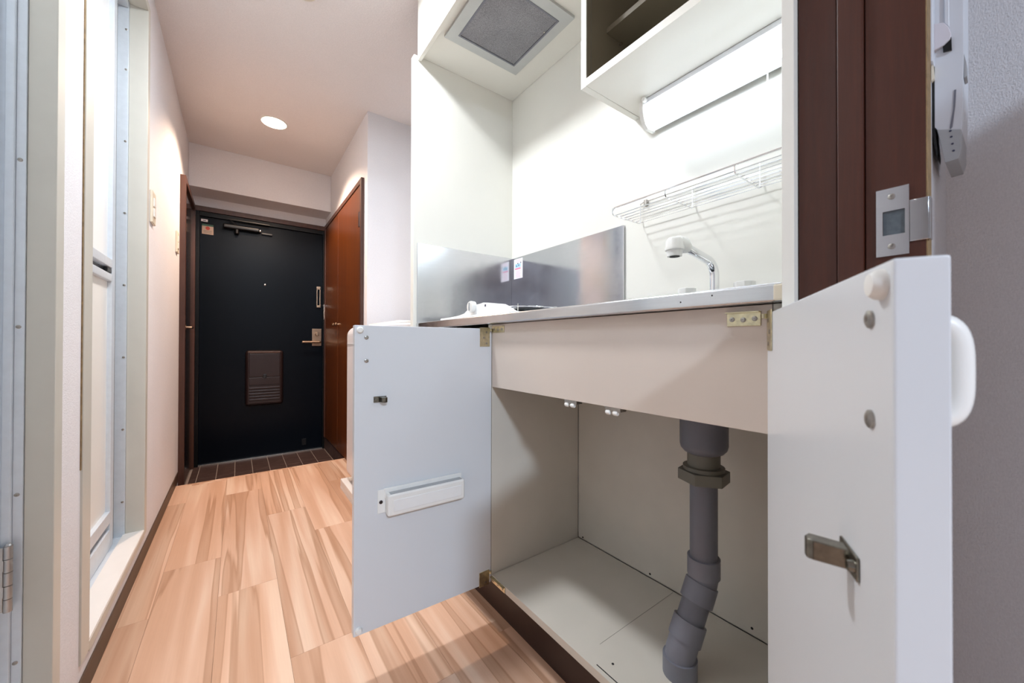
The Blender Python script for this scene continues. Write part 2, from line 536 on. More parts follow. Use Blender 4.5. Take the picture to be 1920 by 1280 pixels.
# ---------------- entrance door
d1 = sroot('door_1', (0.17, YD, ZG), 'dark navy steel entrance door with mail box')
fr = MB()
fr.box(-0.244, -0.222, YD-0.02, YD+0.02, ZG, 1.70, 0.002); fr.box(0.566, 0.589, YD-0.02, YD+0.02, ZG, 1.70, 0.002)
fr.box(-0.2215, 0.5655, YD-0.0195, YD+0.02, 1.668, 1.70, 0.002)
fr.build('door_frame', 'door_frame', d1)
B(-0.222, 0.566, YD-0.004, YD+0.03, ZG+0.012, 1.668, bev=0.002).build('leaf', 'steel_door', d1)
B(-0.222, 0.566, YD-0.022, YD+0.02, ZG-0.002, ZG+0.010, bev=0.001).build('threshold', 'nickel', d1)
B(-0.262, 0.589, YD-0.03, YD+0.015, 1.70, 1.735, bev=0.003).build('header_trim', 'brown_trim', d1)
MB().lathe([(0.006, 0), (0.006, 0.003), (0.003, 0.004), (0, 0.004)], (0.166, YD-0.004, 1.217), (0, -1, 0), 16).build('peephole', 'nickel', d1)
# mail box
ml = B(0.045, 0.287, YD-0.040, YD-0.004, 0.30, 0.716, bev=0.022, seg=4).build('mail_box', 'bronze', d1)
B(0.068, 0.264, YD-0.046, YD-0.036, 0.515, 0.692, bev=0.004).build('mail_flap', 'bronze', ml)
B(0.066, 0.266, YD-0.048, YD-0.036, 0.693, 0.707, bev=0.004).build('top_rim', 'bronze_edge', ml)
B(0.068, 0.264, YD-0.045, YD-0.036, 0.455, 0.511, bev=0.003).build('lower_plate', 'bronze', ml)
for i in range(5):
    z = 0.335+i*0.0215
    B(0.068, 0.264, YD-0.047, YD-0.036, z+0.003, z+0.017, bev=0.004).build('slat', 'bronze', ml)
B(0.155, 0.178, YD-0.052, YD-0.040, 0.505, 0.535, bev=0.003).build('latch', 'black', ml)
# handle and locks
lk = B(0.488, 0.557, YD-0.016, YD-0.004, 0.748, 0.889, bev=0.003).build('lock_plate', 'brass', d1)
MB().lathe([(0.015, 0), (0.015, 0.012), (0.012, 0.016), (0, 0.016)], (0.523, YD-0.016, 0.845), (0, -1, 0), 20).build('thumb_turn', 'brass', lk)
B(0.519, 0.527, YD-0.044, YD-0.030, 0.830, 0.860, bev=0.002).build('turn_grip', 'brass', lk)
MB().tube([(0.538, YD-0.012, 0.780), (0.538, YD-0.058, 0.780), (0.53, YD-0.062, 0.780), (0.412, YD-0.060, 0.780)], 0.010, 14).build('lever_handle', 'brass', d1)
g = MB(); g.box(0.519, 0.526, YD-0.022, YD-0.004, 1.075, 1.222, 0.002); g.box(0.541, 0.548, YD-0.022, YD-0.004, 1.075, 1.222, 0.002)
g.box(0.519, 0.548, YD-0.022, YD-0.004, 1.21, 1.235, 0.002); g.box(0.519, 0.548, YD-0.022, YD-0.004, 1.063, 1.08, 0.002)
g.build('guard_plate', 'brass', d1)
g = MB(); g.box(0.568, 0.583, YD-0.04, YD-0.02, 0.965, 1.09, 0.003); g.lathe([(0.009, 0), (0.009, 0.022)], (0.572, YD-0.05, 1.078), (0, 1, 0), 14)
g.tube([(0.575, YD-0.045, 1.06), (0.570, YD-0.05, 1.02), (0.573, YD-0.045, 0.97)], 0.005, 8)
g.build('guard_arm', 'nickel', d1)
# closer
cl = B(-0.09, 0.128, YD-0.052, YD-0.004, 1.603, 1.632, bev=0.008, seg=3).build('closer_body', 'black', d1)
MB().lathe([(0.012, 0), (0.012, 0.006), (0.010, 0.008), (0, 0.008)], (0.128, YD-0.028, 1.618), (1, 0, 0), 16).build('closer_cap', 'nickel', cl)
MB().lathe([(0.014, 0), (0.014, 0.03), (0.010, 0.034), (0, 0.034)], (-0.01, YD-0.03, 1.605), (0, 0, -1), 18).build('closer_pivot', 'black', cl)
MB().tube([(-0.01, YD-0.03, 1.634), (-0.06, YD-0.05, 1.668), (0.19, YD-0.045, 1.668)], 0.006, 8).build('closer_arm', 'black', d1)
B(0.14, 0.21, YD-0.02, YD-0.004, 1.596, 1.610, bev=0.003).build('closer_rail', 'black', d1)
# stickers on the door
s1 = B(-0.215, -0.178, YD-0.006, YD-0.004, 1.633, 1.650).build('white_label', 'paper', d1)
B(-0.205, -0.188, YD-0.0065, YD-0.006, 1.638, 1.643).build('label_print', 'dark_print', s1)
s2 = B(-0.210, -0.146, YD-0.006, YD-0.004, 1.545, 1.603).build('notice_sticker', 'paper_old', d1)
B(-0.210, -0.146, YD-0.0065, YD-0.004, 1.603, 1.616).build('notice_strip', 'green_print', s2)
MB().lathe([(0.0125, 0), (0.0125, 0.0006)], (0, 0, 0), (0, -1, 0), 20).build('red_oval', 'red_print', s2, (0, 0, 0)).location = Vector((-0.178, YD-0.006, 1.588))-ORG[s2]
for i in range(4):
    B(-0.203, -0.156+0.004*(i % 2), YD-0.0064, YD-0.006, 1.552+i*0.006, 1.5545+i*0.006).build('print_line', 'pvc_olive', s2)
B(0.42, 0.45, YD-0.012, YD-0.004, -0.05, 0.0, bev=0.002).build('door_stay', 'black', d1)

# ---------------- closet doors on the right
d2 = sroot('door_2', (XR, 2.85, 0), 'pair of reddish brown closet doors by the entrance')
fr = MB()
fr.box(XR-0.018, XR, 2.268, 2.30, -0.001, 1.737, 0.002); fr.box(XR-0.0175, XR, 2.3005, YD-0.0605, 1.707, 1.737, 0.002)
fr.box(XR-0.018, XR, YD-0.06, YD-0.03, 0.0, 1.737, 0.002)
fr.build('door_frame', 'brown_trim', d2)
for (y0, y1, ky) in ((2.302, 2.903, 2.865), (2.907, YD-0.062, 2.955)):
    p = B(XR-0.013, XR, y0, y1, 0.006, 1.704, bev=0.0015).build('door_panel', 'closet', d2)
    MB().lathe([(0.006, 0), (0.005, 0.010), (0.012, 0.016), (0.013, 0.022), (0.009, 0.027), (0, 0.028)], (XR-0.013, ky, 0.905), (-1, 0, 0), 18).build('knob', 'brass', p)
for z in (1.50, 0.22):
    B(XR-0.021, XR-0.012, 2.298, 2.318, z-0.045, z+0.045, bev=0.003).build('hinge', 'bronze', d2)

# ---------------- brown glossy door on the left by the entrance
d3 = sroot('door_3', (XL, 3.1, 0), 'glossy dark brown door with lever on the left')
fr = MB()
fr.box(XL, XL+0.026, 2.80, 2.832, ZG+0.001, 1.722, 0.002); fr.box(XL, XL+0.0255, 2.8325, YD-0.0555, 1.692, 1.722, 0.002)
fr.box(XL, XL+0.026, YD-0.055, YD-0.032, ZG+0.001, 1.722, 0.002)
fr.build('door_frame', 'brown_trim', d3)
B(XL, XL+0.014, 2.834, YD-0.057, ZG+0.01, 1.690, bev=0.001).build('door_panel', 'gloss_brown', d3)
h = MB().lathe([(0.014, 0), (0.014, 0.008)], (XL+0.014, 2.90, 0.862), (1, 0, 0), 16)
h.tube([(XL+0.018, 2.90, 0.862), (XL+0.045, 2.90, 0.862), (XL+0.045, 2.99, 0.862)], 0.006, 10)
h.build('lever_handle', 'brass', d3)

# ---------------- bathroom door and its cream casing (second on the left)
d4 = sroot('door_4', (XL, 1.55, 0.1), 'white paned folding bathroom door in cream casing')
Y0, Y1, ZS, ZT = 1.236, 1.846, 0.107, 1.957
XF = XL+0.004
cs = MB()
cs.box(XL-0.045, XF, Y0-0.055, Y0, 0.085, ZT+0.030, 0.002)
cs.box(XL-0.045, XF, Y1, Y1+0.038, 0.085, ZT+0.030, 0.002)
cs.box(XL-0.045, XF, Y0, Y1, ZT, ZT+0.030, 0.002)
cs.box(XF-0.016, XF, Y0, Y1, 0.080, ZS-0.004, 0.001)
cs.build('casing', 'casing', d4)
B(XL-0.05, XF-0.001, Y0, Y1, ZS-0.016, ZS, bev=0.0015).build('sill', 'sill', d4)
cw = MB(); cw.box(XL, XL+0.002, Y0-0.0585, Y0-0.055, 0.5, ZT, 0); cw.box(XL, XL+0.0025, Y1+0.038, Y1+0.0415, 0.09, ZT+0.03, 0)
cw.build('worn_sealant', 'caulk', d4)
af = MB()
af.box(XL-0.078, XL-0.045, Y1-0.006, Y1+0.02, ZS-0.03, ZT, 0.001)
af.box(XL-0.078, XL-0.045, Y0-0.02, Y0+0.006, ZS-0.03, ZT, 0.001)
af.box(XL-0.078, XL-0.0455, Y0+0.0065, Y1-0.0065, ZT-0.02, ZT, 0.001)
af.box(XL-0.072, XL-0.0455, Y0+0.0065, Y1-0.0065, ZS-0.03, ZS-0.006, 0.001)
af.build('aluminium_frame', 'alu', d4)
for z in (0.22, 0.47, 0.72, 0.97, 1.22, 1.47, 1.72, 1.86):
    screw_head((XL-0.051, Y1-0.006, z), (0, -1, 0), 0.0035).build('screw', 'screw', d4)
lf = MB()
xs0, xs1 = XL-0.088, XL-0.062
lf.box(xs0, xs1, 1.748, 1.782, ZS-0.004, ZT-0.02, 0.003)            # stile
lf.box(xs0, xs1, 1.26, 1.285, ZS-0.004, ZT-0.02, 0.003)
lf.box(xs0, xs1, 1.285, 1.748, ZS-0.004, 0.165, 0.003)
lf.box(xs0, xs1, 1.285, 1.748, 0.186, 0.225, 0.003)
lf.box(xs0, xs1, 1.285, 1.748, 0.968, 0.992, 0.003)
lf.box(xs0, xs1, 1.285, 1.748, 1.012, 1.040, 0.003)
lf.box(xs0, xs1, 1.285, 1.748, ZT-0.05, ZT-0.02, 0.003)
lv = lf.build('leaf_frame', 'alu', d4)
g = MB(); g.box(xs0+0.002, xs0+0.008, 1.285, 1.748, 0.992, 1.012); g.box(xs0+0.002, xs0+0.008, 1.285, 1.748, 0.165, 0.186)
g.box(xs0-0.002, xs1-0.010, 1.785, 1.839, ZS-0.004, ZT-0.02)
g.build('groove', 'alu_dark', lv)
B(xs1-0.012, xs1-0.002, 1.70, 1.75, 0.995, 1.009, bev=0.002).build('pull', 'black', lv)
B(xs0+0.008, xs0+0.014, 1.285, 1.748, 1.040, ZT-0.05).build('pane', 'pane', lv)
B(xs0+0.008, xs0+0.014, 1.285, 1.748, 0.225, 0.968).build('pane', 'pane_low', lv)
# ---------------- nearer bathroom door, hinge side only in view
d5 = sroot('door_5', (XL, 0.75, 0.1), 'aluminium framed door with hinge at the left edge')
Y0, Y1 = 0.430, 1.027
cs = MB()
cs.box(XL-0.031, XF, Y0-0.038, Y0, 0.085, ZT+0.030, 0.002)
cs.box(XL-0.031, XF, Y1, Y1+0.036, -0.0, ZT+0.030, 0.002)
cs.box(XL-0.031, XF, Y0, Y1, ZT, ZT+0.030, 0.002)
cs.box(XF-0.016, XF, Y0, Y1, 0.06, ZS-0.004, 0.001)
cs.build('casing', 'casing', d5)
B(XL-0.05, XF-0.001, Y0, Y1, ZS-0.016, ZS, bev=0.0015).build('sill', 'sill', d5)
af = MB()
af.box(XL-0.0425, XL-0.031, Y1-0.003, Y1+0.02, ZS-0.0, ZT, 0.001)
af.box(XL-0.0535, XL-0.0425, Y1-0.009, Y1+0.02, ZS-0.0, ZT, 0.002)
af.box(XL-0.080, XL-0.0535, Y1-0.006, Y1+0.02, ZS-0.0, ZT, 0.001)
af.box(XL-0.080, XL-0.031, Y0-0.02, Y0+0.006, ZS-0.0, ZT, 0.001)
af.box(XL-0.080, XL-0.031, Y0, Y1, ZT-0.02, ZT, 0.001)
af.build('aluminium_frame', 'alu', d5)
for z in (0.22, 0.508, 0.797, 1.086, 1.375, 1.66):
    screw_head((XL-0.0375, Y1-0.003, z), (0, -1, 0), 0.0032, 0.0015).build('screw', 'screw', d5)
hg = MB()
for i in range(5):
    z0 = 0.318+i*0.0222
    hg.lathe([(0.0052, 0.0004), (0.0052, 0.0216)], (XL-0.0415, Y1-0.018, z0), (0, 0, 1), 16)
hg.lathe([(0.0046, 0), (0.003, 0.003), (0, 0.0035)], (XL-0.0415, Y1-0.018, 0.429), (0, 0, 1), 16)
hg.box(XL-0.085, XL-0.046, Y1-0.0215, Y1-0.0185, 0.320, 0.427, 0.0006, 1)
for z0 in (0.344, 0.388): hg.box(XL-0.0468, XL-0.0452, Y1-0.0225, Y1-0.0175, z0, z0+0.018)
hg.build('hinge', 'hinge_steel', d5)
lf = MB(); x0, x1 = XL-0.085, XL-0.062
lf.box(x0, x1, Y1-0.05, Y1-0.012, ZS, ZT-0.02, 0.002); lf.box(x0, x1, Y0+0.01, Y0+0.05, ZS, ZT-0.02, 0.002)
lf.box(x0, x1, Y0+0.05, Y1-0.05, ZS, ZS+0.06, 0.002); lf.box(x0, x1, Y0+0.05, Y1-0.05, ZT-0.08, ZT-0.02, 0.002)
lv = lf.build('leaf_frame', 'alu', d5)
B(x0+0.008, x0+0.014, Y0+0.05, Y1-0.05, ZS+0.06, ZT-0.08).build('pane', 'pane', lv)

# ---------------- brown door frame at the right, between room and corridor
XJ = 0.546
tr = sroot('trim_2', (XJ, 0.11, 0), 'dark brown wooden door frame at the right')
B(XJ, XJ+0.030, 0.1235, 0.1595, 0, 2.02, bev=0.0012).build('casing_strip', 'jamb', tr)
B(XJ-0.004, XJ+0.030, 0.1005, 0.1228, 0, 2.02, bev=0.0018).build('door_stop', 'jamb', tr)
B(XJ, XJ+0.030, 0.0555, 0.1, 0, 2.02, bev=0.0012).build('jamb', 'jamb', tr)
cw = MB(); cw.box(XJ+0.0006, XJ+0.028, 0.0548, 0.0556, 0.0, 2.02)
cw.build('worn_edge', 'caulk', tr)
B(-0.298, XJ, 0.0555, 0.1595, 1.99, 2.02, bev=0.001).build('head_jamb', 'jamb', tr)
B(-0.298, -0.268, 0.0555, 0.1595, 0, 1.99, bev=0.001).build('far_jamb', 'jamb', tr)
# strike plate: plate with a rectangular latch hole
sp = MB()
zy = [(0.0670, 0.0912, 0.862, 0.8835), (0.0670, 0.0912, 0.9085, 0.932), (0.0670, 0.0700, 0.8835, 0.9085), (0.0862, 0.0912, 0.8835, 0.9085)]
for (a, b_, c, d_) in zy: sp.box(XJ-0.0016, XJ+0.0002, a, b_, c, d_)
sp.box(XJ-0.0017, XJ-0.0002, 0.0535, 0.0668, 0.874, 0.9155, 0.0004, 1)
sp.box(XJ-0.0017, XJ+0.010, 0.0525, 0.0540, 0.874, 0.9155, 0.0004, 1)
sp = sp.build('strike_plate', 'steel', tr)
B(XJ-0.0004, XJ+0.0004, 0.0702, 0.0860, 0.8837, 0.9083).build('latch_hole', 'hole_grey', sp)
for z in (0.923, 0.8715):
    screw_head((XJ-0.0016, 0.0795, z), (-1, 0, 0), 0.003, 0.001).build('screw', 'screw', sp)

# ---------------- kitchen niche lining
struct('wall_kitchen_left', MB().box(0.535, XW+0.012, 1.365, 1.393, 0, 1.872, 0.0015), 'panel', 'white lining panel at the far end of the kitchen')
struct('wall_kitchen_back', MB().box(XW, XW+0.015, 0.175, 1.365, 0.0, ZC), 'panel', 'white lining panel behind the sink')
struct('wall_kitchen_right', MB().box(0.535, XW+0.012, 0.1605, 0.1735, 0, ZC, 0.001), 'panel', 'white lining panel at the near end of the kitchen')

# ------------------------------------------------------------------ kitchen cupboard under the sink
XFR = 0.566
kc = thing('sink_cabinet', 'white sink cabinet with both doors standing wide open', 'cabinet', (0.78, 0.77, 0))
YI = 0.866                           # inner face of the divider
B(XFR, 0.905, YI, YI+0.018, 0.118, 0.823).build('divider', 'cab_in', kc)
B(XFR, 0.93, 0.1755, 0.193, 0.118, 0.823).build('side_panel', 'cab_in', kc)
B(XFR, 0.93, 1.346, 1.3635, 0.118, 0.823).build('side_panel', 'cab_in', kc)
bp = B(XFR, 0.905, 0.194, YI-0.0012, 0.118, 0.136, bev=0.0008).build('bottom_panel', 'cab_in', kc)
B(XFR+0.003, 0.93, YI+0.019, 1.345, 0.118, 0.136).build('bottom_panel', 'cab_in', kc)
bk = B(0.9062, 0.915, 0.194, YI-0.0012, 0.1375, 0.823).build('back_panel', 'cab_in', kc)
for (y, z) in ((0.845, 0.143), (0.60, 0.146), (0.35, 0.152)):
    MB().lathe([(0.0028, 0), (0.0028, 0.0006), (0, 0.0006)], (0.9062, y, z), (-1, 0, 0), 10).build('screw_hole', 'dark_hole', bk)
MB().lathe([(0.0026, 0), (0.0026, 0.0005), (0, 0.0005)], (0.603, 0.482, 0.136), (0, 0, 1), 10).build('screw_hole', 'dark_hole', bp)
B(0.575, 0.577, 0.43, 0.50, 0.136, 0.1364).build('access_seam', 'dark_hole', bp)
B(0.62, 0.9, 0.5295, 0.5300, 0.136, 0.1363).build('access_seam', 'pvc_olive', bp)
B(0.606, 0.622, 0.176, 1.363, 0.0, 0.1175).build('kick_board', 'kick', kc)
ap = B(XFR, XFR+0.016, 0.194, YI-0.0012, 0.651, 0.823, bev=0.0008).build('apron', 'apron', kc)
# roller catches under the apron
for y in (0.568, 0.457):
    c = B(XFR+0.004, XFR+0.022, y-0.018, y+0.018, 0.643, 0.651, bev=0.001).build('catch', 'screw', kc)
    r_ = MB()
    for dy in (-0.006, 0.011):
        r_.lathe([(0.004, -0.005), (0.005, -0.003), (0.005, 0.003), (0.004, 0.005)], (XFR+0.006, y+dy, 0.640), (0, 1, 0), 12)
    r_.build('roller', 'white_plastic', c)
# near unit left of the divider, closed by a drawer front
B(XFR-0.021, XFR-0.001, YI+0.03, 1.360, 0.122, 0.811, bev=0.002).build('closed_door', 'door_face', kc)

def cab_door(loc, ang, side, zb=0.115, zt=0.811, w=0.355, th=0.02):
    """door built in its own frame: hinge at the origin, leaf along local y*side, inside face at x=0"""
    m = MB().box(-th, 0, *(sorted((0.0, side*w))), zb, zt, 0.0016)
    o = m.build('cabinet_door', 'door_face', kc, (0, 0, 0))
    o.location = Vector(loc) - ORG[kc]; o.rotation_euler = (0, 0, ang)
    Z0 = Vector((0, 0, 0)); ORG[o] = Z0
    def sub(name, mb, mat): 
        q = mb.build(name, mat, o, Z0); return q
    for z in (zt-0.011, zb+0.012):
        sub('bumper', MB().lathe([(0.0078, 0), (0.0075, 0.003), (0.0055, 0.0055), (0, 0.0065)], (0, side*(w-0.011), z), (1, 0, 0), 18), 'white_plastic')
    for z in (0.7835, 0.7305):
        sub('screw', screw_head((0, side*(w-0.025), z), (1, 0, 0), 0.0048, 0.002), 'screw')
    # bow handle on the outside
    zc, hy = 0.757, side*(w-0.025)
    pr = []
    for i in range(21):
        a = PI*i/20
        pr.append((-th - 0.0128*math.sin(a)**0.55, hy, zc-0.0242*(1 if math.cos(a) > 0 else -1)*abs(math.cos(a))**0.6))
    hb = MB().tube([(-th+0.002, hy, zc-0.0245)] + pr + [(-th+0.002, hy, zc+0.0245)], 0.0052, 14)
    hb.box(-th-0.0035, -th, hy-0.007, hy+0.007, zc-0.026, zc+0.026, 0.001)
    sub('handle', hb, 'white_plastic')
    # striker tongue for the roller catch
    yc = side*0.297; zk = 0.641
    k = MB().box(0, 0.0016, min(yc-side*0.012, yc+side*0.017), max(yc-side*0.012, yc+side*0.017), zk-0.007, zk+0.007, 0.0004, 1)
    k.prism([(0, yc-side*0.004), (0.018, yc-side*0.010), (0.021, yc-side*0.005), (0.021, yc+side*0.000), (0.018, yc+side*0.002), (0.0, yc+side*0.006)], 'z', zk-0.006, zk+0.006, 0.0006, 1)
    k.lathe([(0.0035, 0), (0.003, 0.003), (0, 0.0035)], (0.0016, yc+side*0.012, zk), (1, 0, 0), 10)
    sub('striker', k, 'striker')
    # hinge leaves on the door
    for z0, z1 in ((0.762, 0.814), (0.112, 0.152)):
        hb = MB().box(0, 0.0014, min(side*0.006, side*0.037), max(side*0.006, side*0.037), z0, z1, 0.0005, 1)
        hb.lathe([(0.0035, 0), (0.0035, 0.006)], (0.004, side*0.004, z1-0.010), (0, 0, 1), 10)
        hq = sub('hinge', hb, 'zinc')
        for i in range(3 if z1 > 0.5 else 1):
            MB().lathe([(0.0028, 0), (0.0028, 0.0006), (0.001, 0.0006), (0, 0.0002)], (0.0014, side*(0.017+0.008*(i % 2)), z0+0.009+i*0.015), (1, 0, 0), 10).build('screw', 'screw', hq, Z0)
    return o, sub

th_l = math.atan2(-0.9987, -0.05)
ld, lsub = cab_door((XFR-0.001, YI+0.0005, 0), -math.radians(92.4), -1)
rdoor, rsub = cab_door((XFR-0.001, 0.1995, 0), math.radians(117.4), 1)
ld['label'] = 'open left door with white plastic knife holder'
rdoor['label'] = 'open right door seen close, edge towards the viewer'
# knife holder on the left door
w0 = 0.093; w1 = 0.290; z0, z1 = 0.374, 0.428
kh = MB().box(0.001, 0.026, -w1+0.003, -w0, z0, z1-0.004, 0.005, 3)
kh.box(0.001, 0.006, -w1, -w0-0.0, z1-0.016, z1+0.006, 0.0015)
kh = lsub('knife_holder', kh, 'white_plastic')
MB().box(0.0245, 0.0270, -w1+0.016, -w0-0.010, z0+0.010, z1-0.017, 0.001, 1).build('front_panel', 'enamel', kh, (0, 0, 0))
MB().box(0.002, 0.022, -w1+0.010, -w0-0.006, z1-0.0042, z1-0.0036).build('slot', 'phone_grey', kh, (0, 0, 0))
MB().box(0.0, 0.003, -w1-0.014, -w1+0.004, z0+0.004, z1+0.004, 0.001, 1).build('fixing_tab', 'white_plastic', kh, (0, 0, 0))
screw_head((0.003, -w1-0.007, z0+0.030), (1, 0, 0), 0.0042).build('screw', 'bronze', kh, (0, 0, 0))
# fixed hinge leaves on the apron and the bottom edge
def fixed_hinge(y0, y1, z0, z1):
    f = MB().box(XFR-0.0018, XFR, y0, y1, z0, z1, 0.0005, 1)
    f.box(XFR-0.008, XFR, y0, y1, z1-0.0012, z1+0.0002)
    q = f.build('hinge', 'zinc', kc)
    n = 3
    for i in range(n):
        screw_head((XFR-0.0018, y0+(y1-y0)*(i+0.5)/n, (z0+z1)/2-0.001*(i % 2)), (-1, 0, 0), 0.0035, 0.0012).build('screw', 'screw', q)
fixed_hinge(0.806, 0.862, 0.800, 0.817)
fixed_hinge(0.207, 0.250, 0.795, 0.8145)
fixed_hinge(0.800, 0.862, 0.1185, 0.134)
fixed_hinge(0.207, 0.250, 0.1185, 0.134)

# ------------------------------------------------------------------ drain pipe
PX, PY = 0.755, 0.379
dp = thing('drain_pipe', 'grey plastic drain pipe with hexagonal nut under the sink', 'pipe', (PX, PY, 0.136))
MB().lathe([(0.044, 0.0), (0.044, -0.085), (0.042, -0.093), (0.036, -0.100), (0.030, -0.103)], (PX, PY, 0.655), (0, 0, 1), 40).build('trap_cup', 'pvc_dark', dp)
nk = MB().lathe([(0.030, 0), (0.030, -0.026), (0.038, -0.027), (0.038, -0.034), (0.03, -0.034)], (PX, PY, 0.5535), (0, 0, 1), 36)
nk.build('neck', 'pvc_olive', dp)
hx = []
for i in range(6):
    a = PI/3*i + math.radians(8)
    hx.append((PX+0.048*math.cos(a), PY+0.048*math.sin(a)))
MB().prism(hx, 'z', 0.497, 0.519, 0.0015, 2).build('hex_nut', 'pvc_olive', dp)
A = Vector((PX, PY, 0.305)); Bq = Vector((0.690, 0.392, 0.175))
MB().tube([(PX, PY, 0.50), A+Vector((0, 0, 0.005))], 0.0253, 28).build('straight_pipe', 'pvc_dark', dp)
dv = (Bq-A).normalized()
c1 = MB().tube([A+Vector((0, 0, 0.040)), A+Vector((0, 0, 0.004))], 0.030, 28)
c1.tube([A+Vector((0, 0, 0.006)), A+dv*0.012, A+dv*0.03], 0.0272, 28)
c1.tube([A+dv*0.012, A+dv*0.048], 0.030, 28)
c1.build('upper_elbow', 'pvc', dp)
MB().tube([A+dv*0.03, Bq-dv*0.02], 0.0253, 28).build('slanting_pipe', 'pvc_dark', dp)
c2 = MB().tube([Bq-dv*0.062, Bq-dv*0.026], 0.030, 28)
c2.tube([Bq-dv*0.04, Bq-dv*0.006, Bq+Vector((0, 0, -0.012))], 0.0272, 28)
c2.tube([Bq+Vector((0, 0, -0.004)), Vector((Bq.x, Bq.y, 0.1365))], 0.031, 28)
c2.build('lower_elbow', 'pvc', dp)

# ------------------------------------------------------------------ worktop with sink
wt = thing('worktop', 'stainless steel worktop running along the whole kitchen', 'worktop', (0.77, 0.77, 0.823))
XC, ZT0, ZT1 = 0.546, 0.824, 0.848
sx0, sx1, sy0, sy1 = 0.62, 0.88, 0.23, 0.60
w = MB()
w.box(XC, sx0, 0.176, 1.364, ZT0, ZT1, 0.0035, 3)
w.box(sx0-0.004, 0.999, sy1, 1.364, ZT0, ZT1-0.0005); w.box(sx0-0.004, 0.999, 0.176, sy0, ZT0, ZT1-0.0005)
w.box(sx1, 0.999, sy0, sy1, ZT0, ZT1-0.0005)
w.build('counter', 'steel', wt)
b_ = MB()
zb = 0.685
b_.box(sx0-0.002, sx0, sy0, sy1, zb, ZT1-0.001); b_.box(sx1, sx1+0.002, sy0, sy1, zb, ZT1-0.001)
b_.box(sx0, sx1, sy0-0.002, sy0, zb, ZT1-0.001); b_.box(sx0, sx1, sy1, sy1+0.002, zb, ZT1-0.001)
b_.box(sx0-0.002, sx1+0.002, sy0-0.002, sy1+0.002, zb-0.002, zb)
b_.build('sink_basin', 'steel', wt)
B(XC-0.0008, XC+0.01, 0.1745, 0.187, ZT0+0.001, ZT1-0.0015, bev=0.003, seg=3).build('corner_cap', 'ivory', wt)
for (y, z) in ((0.262, 0.8395), (0.309, 0.834)):
    MB().lathe([(0.0013, 0), (0.0011, 0.0004), (0, 0.0004)], (XC, y, z), (-1, 0, 0), 8).build('speck', 'dark_hole', wt)

# splash panels
tag(B(0.549, XW-0.0005, 1.357, 1.3645, 0.8485, 1.153, bev=0.0012).build('splash_panel', 'splash_left', None, (0.77, 1.361, 0.8485)),
    'stainless splash panel on the short end wall beside the stove', 'splash panel', 'stainless splash panels round the stove')
sp2 = thing('splash_panel', 'longer stainless splash panel on the back wall carrying a sticker', 'splash panel', (0.994, 1.05, 0.8485), 'stainless splash panels round the stove')
B(0.991, XW-0.0005, 0.752, 1.3565, 0.8485, 1.150, bev=0.0012).build('panel', 'splash', sp2)
st = B(0.9902, 0.991, 1.276, 1.338, 1.056, 1.143).build('sticker', 'paper', sp2)
st['label'] = 'white warning sticker with pink and blue print'
B(0.9899, 0.9902, 1.289, 1.328, 1.105, 1.121).build('print_band', 'blue_print', st)
B(0.9899, 0.9902, 1.289, 1.330, 1.0965, 1.103).build('print_band', 'pink', st)
for i, c in enumerate(((1.318, 1.112), (1.303, 1.114), (1.309, 1.122), (1.288, 1.124))):
    B(0.98985, 0.9899, c[0]-0.003, c[0]+0.003, c[1]-0.0025, c[1]+0.0025).build('print_mark', 'dark_print', st)
for i in range(7):
    B(0.9899, 0.9902, 1.288+0.003*(i % 3), 1.326-0.002*(i % 2), 1.062+i*0.0045, 1.0635+i*0.0045).build('print_line', 'pale_pink', st)
for i in range(3):
    B(0.9899, 0.9902, 1.290, 1.322, 1.128+i*0.0045, 1.1295+i*0.0045).build('print_line', 'pale_pink', st)

# ------------------------------------------------------------------ electric stove
sv = thing('stove', 'white single plate stove with round knob on the worktop', 'stove', (0.72, 1.02, 0.848))
B(0.575, 0.965, 0.80, 1.215, 0.8482, 0.858, bev=0.004).build('body', 'enamel', sv)
hp = [(0.83, 0.858), (0.862, 0.863), (0.905, 0.882), (0.925, 0.890), (0.945, 0.892), (0.965, 0.890), (1.0, 0.889), (1.02, 0.885), (1.06, 0.867), (1.10, 0.862), (1.2, 0.858)]
MB().prism(hp, 'x', 0.585, 0.655, 0.002, 2).build('control_hump', 'enamel', sv)
kb = MB().lathe([(0.017, -0.004), (0.0175, 0.008), (0.016, 0.012), (0, 0.0125)], (0.583, 1.0, 0.883), (-1, 0, 0), 28)
kb = kb.build('knob', 'white_plastic', sv)
MB().box(0.568, 0.571, 0.9985, 1.0015, 0.871, 0.895).build('pointer', 'phone_grey', kb)
B(0.5842, 0.5852, 0.928, 0.934, 0.879, 0.885).build('pilot_lamp', 'dark_print', sv)
pl = MB()
for r_ in (0.03, 0.05, 0.07, 0.088):
    pl.tube([(0.80+r_*math.cos(2*PI*k/40), 1.03+r_*math.sin(2*PI*k/40), 0.884) for k in range(41)], 0.005, 8, False)
pl.build('heating_coil', 'black', sv)
MB().lathe([(0.075, 0), (0.105, 0.012), (0.108, 0.012), (0.078, -0.001)], (0.80, 1.03, 0.860), (0, 0, 1), 40).build('drip_pan', 'chrome', sv)
tv = MB()
for k in range(4):
    a = PI/4 + PI/2*k
    tv.tube([(0.80+0.118*math.cos(a), 1.03+0.118*math.sin(a), 0.874), (0.80+0.118*math.cos(a), 1.03+0.118*math.sin(a), 0.897), (0.80+0.05*math.cos(a), 1.03+0.05*math.sin(a), 0.897)], 0.0016, 6)
tv.tube([(0.80+0.118*math.cos(2*PI*k/40), 1.03+0.118*math.sin(2*PI*k/40), 0.890) for k in range(41)], 0.0014, 6, False)
tv.build('pan_support', 'chrome', sv)

